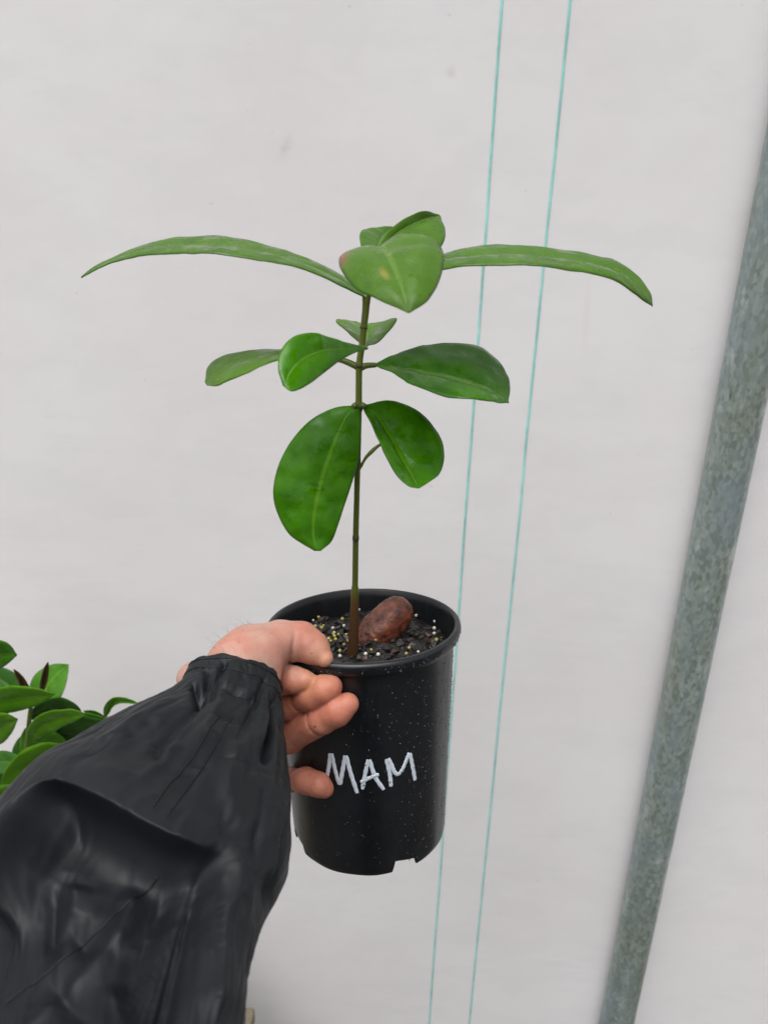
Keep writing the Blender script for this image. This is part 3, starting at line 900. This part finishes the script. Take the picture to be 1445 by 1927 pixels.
allp = np.array([q[0] for ch in FING.values() for q in ch] + [W0, W1_, W2])
V, Fq = surface_nets(hand_sdf, allp.min(0) - 0.03, allp.max(0) + 0.03, 0.00115)
person = empty('person')
tag(person, 'arm of a person in a black rain jacket gripping the pot by its rim', 'person')
hand = mesh_obj('arm', V, Fq, M_SKIN, person)
pv = proj(V)
palm_w = np.clip((pv[:, 1] - 1246) / 40, 0, 1) * np.clip((pv[:, 0] - 518) / 22, 0, 1)
palm_w = np.maximum(palm_w, 0.55 * np.clip((pv[:, 0] - 545) / 25, 0, 1))
at = hand.data.attributes.new('palm', 'FLOAT', 'POINT'); at.data.foreach_set('value', palm_w.astype(np.float32))
tw = np.zeros(len(V))
for k, s_ in (('thumb', .011), ('index', .012)):
    tw = np.maximum(tw, 0.25 * np.exp(-(np.linalg.norm(V - FING[k][-1][0], axis=1) / s_) ** 2))
at = hand.data.attributes.new('tip', 'FLOAT', 'POINT'); at.data.foreach_set('value', tw.astype(np.float32))
# fine hair on the back of the hand
bm_v, bm_f = [], []
nrmv = np.empty(len(V) * 3, dtype=np.float32); hand.data.vertices.foreach_get('normal', nrmv); nrmv = nrmv.reshape(-1, 3)
cand = np.where((pv[:, 0] > 398) & (pv[:, 0] < 475) & (pv[:, 1] > 1172) & (pv[:, 1] < 1240) & (pv[:, 2] < 0.535))[0]
for i in rng.choice(cand, 32):
    dd = np.array([-0.6, 0.35, 0.3]) + 0.5 * rng.normal(size=3) + 0.5 * nrmv[i]
    dd /= np.linalg.norm(dd)
    L_ = rng.uniform(.004, .009)
    pts = [V[i], V[i] + dd * L_ * .5 + nrmv[i] * .0006, V[i] + dd * L_ - np.array([0, 0, .0008])]
    v_, f_ = tube(cr(pts, 5), [.00006, .000055, .00005, .00004, .00002], 3, False)
    o_ = len(bm_v); bm_v += v_; bm_f += [tuple(x + o_ for x in f) for f in f_]
hr = mesh_obj('hair', bm_v, bm_f, M_HAIR, person); tag(hr, kind='stuff')

# ================================================================== ARM: jacket sleeve
ST = [  # left and right outline pixel, distance, flatness (depth radius / half width)
    ((356, 1268), (527, 1290), .497, .78),
    ((347, 1278), (530, 1312), .492, .78),
    ((332, 1302), (534, 1350), .482, .74),
    ((272, 1346), (538, 1410), .464, .70),
    ((174, 1400), (541, 1480), .440, .66),
    ((76, 1484), (548, 1560), .412, .62),
    ((4, 1582), (540, 1636), .386, .58),
    ((-60, 1680), (497, 1722), .360, .56),
    ((-90, 1800), (467, 1820), .335, .56),
    ((-110, 1950), (457, 1945), .308, .56),
    ((-130, 2150), (455, 2120), .275, .56),
    ((-150, 2450), (440, 2400), .240, .56),
]
NU, NV = 470, 300
TOP = [((-.175, .02, 1.20), (-.035, .02, 1.17)), ((-.225, -.14, 1.29), (-.085, -.14, 1.25)), ((-.25, -.29, 1.36), (-.12, -.29, 1.33))]
def resample(rows):                            # most of the rows go to what lies before the elbow
    c = cr(rows, 1200)
    k = np.concatenate([np.linspace(0, 1200 * 10.6 / 14, NU - 50), np.linspace(1200 * 10.6 / 14, 1199, 51)[1:]])
    return np.stack([np.interp(k, np.arange(1200), c[:, i]) for i in range(c.shape[1])], -1)
Lc = resample([list(P(*s[0], s[2])) for s in ST] + [list(t[0]) for t in TOP])
Rc = resample([list(P(*s[1], s[2])) for s in ST] + [list(t[1]) for t in TOP])
fl = resample([[s[3]] for s in ST] + [[.7], [.8], [.8]])[:, 0]
cen = (Lc + Rc) / 2
hw = np.linalg.norm(Rc - Lc, axis=1) / 2
uu = (Rc - Lc) / (2 * hw[:, None])
axd = np.gradient(cen, axis=0); axd /= np.linalg.norm(axd, axis=1)[:, None]
vv = np.cross(uu, axd); vv /= np.linalg.norm(vv, axis=1)[:, None]
sg = np.sign((vv * (CAM - cen)).sum(1)); vv *= sg[0]
th = np.arange(NV) * 2 * math.pi / NV
ct, sn = np.cos(th), np.sin(th)
sup = 0.88
ex = np.sign(ct) * np.abs(ct) ** sup; ey = np.sign(sn) * np.abs(sn) ** sup
SV = cen[:, None, :] + hw[:, None, None] * (ex[None, :, None] * uu[:, None, :]) + (hw * fl)[:, None, None] * (ey[None, :, None] * vv[:, None, :])
du = np.gradient(SV, axis=0); dv = np.roll(SV, -1, 1) - np.roll(SV, 1, 1)
SN = np.cross(du, dv); SN /= np.linalg.norm(SN, axis=-1)[..., None] + 1e-12
out_ = np.sign((SN * (SV - cen[:, None, :])).sum(-1)); SN *= np.where(out_ < 0, -1, 1)[..., None]
spx = proj(SV)
front = np.clip((sn + 0.15) / 0.4, 0, 1)[None, :] * np.ones((NU, 1)) * np.clip((NU - 60 - np.arange(NU)) / 30.0, 0, 1)[:, None]
def pl_dist(px, pts):
    """signed distance (positive on the right of travel) and position along a pixel polyline"""
    pts = np.asarray(pts, float)
    best = np.full(px.shape[:-1], 1e9); sd = np.zeros_like(best); al = np.zeros_like(best)
    seg = np.linalg.norm(np.diff(pts, axis=0), axis=1); cum = np.concatenate([[0], np.cumsum(seg)])
    for i in range(len(pts) - 1):
        a, b = pts[i], pts[i + 1]; ab = b - a
        t = np.clip(((px - a) @ ab) / (ab @ ab), 0, 1)
        q = px - (a + t[..., None] * ab)
        d = np.linalg.norm(q, axis=-1)
        cz = ab[0] * q[..., 1] - ab[1] * q[..., 0]
        m_ = d < best
        best = np.where(m_, d, best); sd = np.where(m_, np.sign(cz) * d, sd); al = np.where(m_, (cum[i] + t * seg[i]) / cum[-1], al)
    return sd, al
px2 = spx[..., :2]
D = np.zeros((NU, NV))
def fold(pts, amp, w, fade=0.25, n=10, wneg=None):
    """a rounded ridge (amp > 0) or furrow (amp < 0) in millimetres along a pixel path"""
    global D
    sd, al = pl_dist(px2, cr(np.array(pts, float), n))
    ww = np.where(sd > 0, w, w if wneg is None else wneg)
    e = np.clip(np.minimum(al, 1 - al) / fade, 0, 1); e = e * e * (3 - 2 * e)
    D += amp * 0.001 * np.exp(-(np.abs(sd) / ww) ** 1.35) * e * front
# the big overhanging fold in the crook of the elbow
lip = cr(np.array([(-60, 1668), (0, 1592), (62, 1508), (122, 1470), (200, 1500), (300, 1556), (388, 1594), (430, 1600)], float), 60)
sd, al = pl_dist(px2, lip)
ef = np.clip((1 - al) / 0.16, 0, 1); ef = ef * ef * (3 - 2 * ef)
sp_ = np.maximum(sd, 0)
below = (1 - np.exp(-(sp_ / 34.0) ** 1.6)) * np.exp(-(sp_ / 430.0) ** 2)
above = np.where(sd <= 0, np.exp(-(sd / 60.0) ** 2), np.exp(-(sd / 9.0) ** 2))
D += (-0.026 * below + 0.009 * above) * ef * front
TAN = 0.007 * np.exp(-((sd + 4) / 15.0) ** 2) * ef * front     # the lip hangs over the hollow under it
fold([(392, 1585), (388, 1650), (368, 1730), (338, 1830), (310, 1940), (295, 2050)], -11, 40, .12, wneg=34)
fold([(455, 1560), (440, 1680), (415, 1800), (395, 1940)], 5, 45, .2)
fold([(540, 1500), (536, 1570), (512, 1660), (490, 1725)], -5, 7, .2)
fold([(527, 1500), (522, 1580), (498, 1680)], 3, 10, .2)
fold([(300, 1622), (230, 1700), (160, 1770), (80, 1835), (0, 1892), (-60, 1930)], 2.0, 24, .15, wneg=14)
fold([(66, 1600), (56, 1660), (58, 1715), (90, 1760)], -3.5, 28, .3)
fold([(120, 1600), (110, 1680)], 2.5, 30, .3)
fold([(90, 1680), (140, 1730), (175, 1745)], -2, 20, .3)
fold([(250, 1600), (240, 1660), (190, 1740)], 4, 30, .3)
fold([(40, 1790), (120, 1850), (230, 1900)], -4, 30, .3)
fold([(200, 1800), (215, 1880), (220, 1960)], 5, 34, .3)
# gathers running back from the elastic cuff
fold([(398, 1252), (392, 1285), (372, 1330), (330, 1378), (297, 1408), (305, 1452)], -5.0, 11, .16, wneg=7)
fold([(362, 1282), (376, 1312), (392, 1322)], -5, 8, .25)
fold([(383, 1262), (380, 1290), (384, 1310)], 4, 9, .25)
fold([(428, 1238), (414, 1268), (404, 1296), (396, 1330)], -3.5, 6, .15)
fold([(440, 1250), (425, 1290), (400, 1350), (355, 1420)], 3, 14, .3)
fold([(503, 1264), (492, 1300), (478, 1332), (458, 1372), (440, 1410)], -4, 8, .15)
fold([(524, 1298), (516, 1350), (504, 1400), (497, 1448)], -7, 8, .2)
fold([(508, 1330), (500, 1368), (486, 1410)], 4, 8, .3)
fold([(534, 1352), (531, 1400), (526, 1450)], -5, 5, .25)
fold([(522, 1350), (516, 1410), (512, 1460)], 3, 6, .3)
fold([(468, 1340), (450, 1400), (430, 1460), (420, 1520)], 2.5, 16, .3)
fold([(330, 1330), (250, 1380), (170, 1430)], 2.0, 22, .3)
fold([(300, 1350), (230, 1400)], -2.0, 12, .3)
fold([(405, 1296), (440, 1306), (484, 1318)], -2.4, 4, .15)
fold([(403, 1286), (440, 1293), (486, 1306)], 1.8, 7, .15)
fold([(392, 1350), (430, 1354), (470, 1366)], -1.8, 6, .25)
fold([(380, 1376), (420, 1386)], 1.6, 8, .3)
fold([(352, 1436), (390, 1448), (300, 1470)], -1.0, 8, .3)
fold([(150, 1470), (250, 1470), (330, 1520)], 2.2, 30, .3)
fold([(540, 1440), (500, 1520), (440, 1580)], 2.0, 34, .3)
# cloth never lies perfectly smooth
q3 = SV.reshape(-1, 3)
tq = np.stack([np.repeat(np.arange(NU) / NU * 9, NV).reshape(NU, NV), np.tile(np.cos(th) * 5.5, (NU, 1)), np.tile(np.sin(th) * 5.5, (NU, 1))], -1)
wr = fbm(tq + 0.8 * np.stack([fbm(q3 * 14, 2)] * 3, -1).reshape(NU, NV, 3), 3)
wf = fbm(tq * np.array([2.2, 2.6, 2.6]) + 31 + 1.1 * np.stack([fbm(q3 * 22 + 4, 2)] * 3, -1).reshape(NU, NV, 3), 2)
cz = np.clip((np.arange(NU) / NU - 0.02) / 0.12, 0.25, 1)[:, None]
D += (0.0015 * (0.35 - np.abs(wr)) + 0.00035 * (0.3 - np.abs(wf))) * cz + (0.0003 * fbm(q3 * 45, 2)).reshape(NU, NV)
fold([(340, 1300), (250, 1362), (150, 1436)], 3.0, 12, .25)
fold([(372, 1330), (300, 1440), (255, 1500)], 2.6, 9, .25)
fold([(470, 1340), (455, 1450), (420, 1560)], 2.0, 16, .25)
fold([(500, 1450), (490, 1540), (470, 1640)], -3.0, 10, .25)
fold([(220, 1390), (140, 1462)], -2.2, 8, .25)
fold([(400, 1420), (470, 1440), (520, 1470)], -1.8, 7, .3)
# hem: uneven edge gathered by the elastic
tcuff = np.linspace(0, 1, NU)[:, None]
gath = np.exp(-(tcuff / 0.05) ** 2)
D += 0.0022 * gath * vnoise(np.stack([np.cos(th) * 4 + 8, np.sin(th) * 4 + 3, th * 0], -1))[None, :]
SV = SV + SN * D[..., None] + axd[:, None, :] * TAN[..., None]
hem = 0.0016 * (vnoise(np.stack([np.cos(th) * 5, np.sin(th) * 5, th * 0], -1)))
SV[:14] += (axd[:14][:, None, :] * -hem[None, :, None]) * np.linspace(1, 0, 14)[:, None, None]
sleeve = mesh_obj('jacket_sleeve', SV.reshape(-1, 3), grid_faces(NU, NV, True), M_NYLON, person)
md = sleeve.modifiers.new('thickness', 'SOLIDIFY'); md.thickness = 0.0009; md.offset = -1
# stitched seams lying on the cloth
SNN = np.empty(NU * NV * 3, dtype=np.float32); sleeve.data.vertices.foreach_get('normal', SNN); SNN = SNN.reshape(NU, NV, 3)
fmask = np.where(sn > -0.05)[0]
flatP = proj(SV[:, fmask])[..., :2]
for path in ([(414, 1350), (365, 1420), (322, 1476), (290, 1515)], [(438, 1350), (396, 1418), (350, 1490), (318, 1535)], [(300, 1650), (230, 1712), (160, 1776), (80, 1838), (10, 1890)]):
    ij = []
    for p in path:
        k = int(np.argmin(((flatP[:385] - np.array(p, float)) ** 2).sum(-1)))
        i_, j_ = divmod(k, len(fmask)); ij.append((i_, fmask[j_]))
    ij = cr(np.array(ij, float), 110)
    i0 = np.clip(ij[:, 0].astype(int), 0, NU - 2); fi = (ij[:, 0] - i0)[:, None]
    j0 = ij[:, 1].astype(int) % NV; fj = (ij[:, 1] - np.floor(ij[:, 1]))[:, None]; j1 = (j0 + 1) % NV
    bil = lambda A: (A[i0, j0] * (1 - fi) + A[i0 + 1, j0] * fi) * (1 - fj) + (A[i0, j1] * (1 - fi) + A[i0 + 1, j1] * fi) * fj
    pts, nn_ = bil(SV), bil(SNN)
    pts = pts + nn_ * np.sign((nn_ * (CAM - pts)).sum(1))[:, None] * 0.00015
    v_, f_ = tube(pts, 0.00055, 6)
    mesh_obj('seam', v_, f_, M_NYLON, sleeve)

for row in (16, 58):                           # the stitched hem and the line that closes the elastic
    js = np.where(sn > -0.15)[0]
    js = np.sort(js) if sn[0] < 1 else js
    wob_ = np.clip(row + 2.0 * np.sin(js * 0.21) + 1.3 * np.sin(js * 0.09), 0, NU - 1).astype(int)
    order = np.argsort(th[js])
    pts = SV[wob_, js][order]; nn_ = SNN[wob_, js][order]
    if np.max(np.linalg.norm(np.diff(pts, axis=0), axis=1)) > 0.02:
        k = int(np.argmax(np.linalg.norm(np.diff(pts, axis=0), axis=1))) + 1
        pts = np.roll(pts, -k, 0); nn_ = np.roll(nn_, -k, 0)
    k_ = np.ones(5) / 5
    pts = np.stack([np.convolve(np.pad(pts[:, i], 2, mode='edge'), k_, mode='valid') for i in range(3)], -1)
    v_, f_ = tube(pts, 0.0006, 6)
    mesh_obj('hem_stitching', v_, f_, M_NYLON, sleeve)

# the rest of the person, unseen behind the lens: hooded coat and trousers
BODY = [(0.0, .0, .15, .13), (.06, .0, .15, .12), (.10, -.02, .14, .09), (.45, -.03, .16, .10), (.62, -.03, .20, .14), (.66, -.03, .24, .17), (.95, -.02, .23, .165), (1.15, -.02, .22, .155),
        (1.32, -.03, .24, .145), (1.40, -.03, .22, .12), (1.46, -.02, .13, .10), (1.50, -.01, .105, .105), (1.58, .0, .115, .125), (1.67, -.01, .11, .125), (1.73, -.03, .085, .10), (1.765, -.04, .03, .04)]
bp_ = cr(np.array(BODY), 120)
V = []
for z_, dy_, rx_, ry_ in bp_:
    for k in range(72):
        a = 2 * math.pi * k / 72
        V.append((0.04 + rx_ * math.cos(a), -0.29 + dy_ + ry_ * math.sin(a), z_))
V = np.array(V)
V = V + 0.006 * np.stack([fbm(V * 7, 2), fbm(V * 7 + 9, 2), 0 * V[:, 0]], -1)
fs = grid_faces(120, 72, True); fs.append(tuple(range(119 * 72, 120 * 72))); fs.append(tuple(range(72))[::-1])
mesh_obj('unseen_body', V, fs, M_NYLON, person)  # added to darken the pot's reflection, the sleeve and the lower wall

# ================================================================== PLANTS BEHIND
def blade(parent, base, ctrl, tip, w, y0, y1, mat, tilt=0.012, fold_=0.03, shape=0.55, name='leaf'):
    n = 9
    t = np.linspace(0, 1, n)[:, None]
    b, c, e = (np.array(x, float) for x in (base, ctrl, tip))
    mid = (1 - t) ** 2 * b + 2 * t * (1 - t) * c + t ** 2 * e
    tg = np.gradient(mid, axis=0); tg /= np.linalg.norm(tg, axis=1)[:, None]
    nn = np.stack([-tg[:, 1], tg[:, 0]], -1)
    wd = (np.sin(math.pi * np.clip(t[:, 0], 0, 1) ** (math.log(0.5) / math.log(shape))) ** 0.75) * w / 2 + 0.5
    ys = y0 + (y1 - y0) * t[:, 0]
    k = wd / (w / 2)
    Lp = [(mid[i, 0] + nn[i, 0] * wd[i], mid[i, 1] + nn[i, 1] * wd[i], ys[i] + tilt * k[i]) for i in range(n)]
    Rp = [(mid[i, 0] - nn[i, 0] * wd[i], mid[i, 1] - nn[i, 1] * wd[i], ys[i] - tilt * k[i]) for i in range(n)]
    Mp = [(mid[i, 0], mid[i, 1], ys[i] + 0.004 * k[i]) for i in range(n)]
    return leaf(name, Lp, Mp, Rp, mat, parent, PY, fold_, 30, 6, 0.001)
E0 = PY(479, 1895, .86)
BZ = float(E0[2])                              # bench top
def small_pot(parent, x, y):
    V = []
    for (r_, z_) in ((0.052, 0.0), (0.060, 0.115), (0.064, 0.117), (0.065, 0.130), (0.061, 0.131), (0.059, 0.118), (0.02, 0.118), (0.001, 0.119)):
        for k in range(40):
            a = 2 * math.pi * k / 40
            V.append((x + r_ * math.cos(a), y + r_ * math.sin(a), BZ + z_))
    mesh_obj('pot_body', V, grid_faces(8, 40, True), M_POT, parent)
pl1 = empty('potted_plant')
tag(pl1, 'leafy green potted plant behind the sleeve at the left edge', 'plant', 'plants behind the sleeve')
pl2 = empty('potted_plant')
tag(pl2, 'smaller plant with one thin curled leaf peeking over the sleeve', 'plant', 'plants behind the sleeve')
A1 = PY(52, 1400, .74)
def st(parent, pts, r0, r1):
    p = cr(np.array(pts), 24)
    pipe_part('stem', p, np.linspace(r0, r1, 24), M_STEM, parent, 8, np.full(24, .6))
small_pot(pl1, A1[0] - 0.01, 0.745)
st(pl1, [(A1[0] - 0.01, .745, BZ + .115), tuple(PY(45, 1560, .745)), tuple(PY(52, 1400, .74)), tuple(PY(62, 1300, .735))], .0045, .0022)
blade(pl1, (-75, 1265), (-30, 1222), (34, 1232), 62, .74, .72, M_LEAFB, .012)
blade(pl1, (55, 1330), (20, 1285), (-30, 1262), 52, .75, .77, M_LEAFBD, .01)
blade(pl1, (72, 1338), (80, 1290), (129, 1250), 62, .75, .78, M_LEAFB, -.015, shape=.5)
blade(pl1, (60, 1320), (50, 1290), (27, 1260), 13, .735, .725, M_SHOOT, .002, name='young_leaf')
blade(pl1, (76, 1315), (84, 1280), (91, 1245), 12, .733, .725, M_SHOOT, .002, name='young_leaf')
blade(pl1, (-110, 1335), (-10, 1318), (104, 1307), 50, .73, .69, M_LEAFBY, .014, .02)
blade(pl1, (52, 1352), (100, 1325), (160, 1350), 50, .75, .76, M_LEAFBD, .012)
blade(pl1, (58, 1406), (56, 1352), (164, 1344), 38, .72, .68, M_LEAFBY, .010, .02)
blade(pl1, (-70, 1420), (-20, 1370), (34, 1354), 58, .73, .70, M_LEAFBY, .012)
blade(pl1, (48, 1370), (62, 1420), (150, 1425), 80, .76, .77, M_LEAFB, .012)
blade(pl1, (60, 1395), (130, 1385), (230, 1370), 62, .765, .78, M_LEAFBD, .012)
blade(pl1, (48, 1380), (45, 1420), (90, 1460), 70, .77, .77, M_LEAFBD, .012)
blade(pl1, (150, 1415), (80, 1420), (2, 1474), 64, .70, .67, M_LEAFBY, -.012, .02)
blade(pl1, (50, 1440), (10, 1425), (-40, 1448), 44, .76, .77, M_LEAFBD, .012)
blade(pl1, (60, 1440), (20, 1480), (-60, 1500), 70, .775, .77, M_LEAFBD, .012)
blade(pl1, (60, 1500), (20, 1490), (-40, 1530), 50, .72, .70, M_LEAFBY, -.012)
A2 = PY(215, 1400, .80)
small_pot(pl2, A2[0] + 0.02, 0.80)
st(pl2, [(A2[0] + 0.02, .80, BZ + .115), tuple(PY(225, 1500, .80)), tuple(PY(212, 1400, .80)), tuple(PY(199, 1347, .80))], .0035, .0018)
blade(pl2, (198, 1352), (204, 1300), (262, 1326), 13, .80, .78, M_LEAFBY, .004, shape=.35)
blade(pl2, (200, 1352), (185, 1342), (158, 1338), 8, .80, .79, M_LEAFB, .003)
blade(pl2, (208, 1360), (170, 1352), (130, 1365), 34, .80, .78, M_LEAFB, .010)
blade(pl2, (210, 1372), (250, 1350), (310, 1380), 34, .80, .78, M_LEAFB, .010)

# low timber bench carrying them, its end just showing beside the sleeve
BX, BT = float(E0[0]), BZ
bench = empty('timber_bench')
tag(bench, 'low weathered timber bench whose end shows at the bottom beside the sleeve', 'bench')
def box(name, lo, hi, mat, parent):
    bm = bmesh.new()
    bmesh.ops.create_cube(bm, size=1)
    for v in bm.verts:
        v.co = Vector([(lo[i] + hi[i]) / 2 + v.co[i] * (hi[i] - lo[i]) for i in range(3)])
    bmesh.ops.bevel(bm, geom=list(bm.edges), offset=0.002, segments=2, affect='EDGES')
    me = bpy.data.meshes.new(name); bm.to_mesh(me); bm.free(); me.materials.append(mat)
    o = bpy.data.objects.new(name, me); COL.objects.link(o); o.parent = parent
    return o
for k in range(3):
    y1 = 0.86 - 0.105 * k
    box('plank', (-1.3, y1 - 0.098, BT - 0.03), (BX - 0.004 * k, y1, BT), M_TIMBER, bench)
for x_ in (-1.2, BX - 0.10):
    for y_ in (0.57, 0.80):
        box('leg', (x_, y_, 0.0), (x_ + 0.06, y_ + 0.04, BT - 0.031), M_TIMBER, bench)
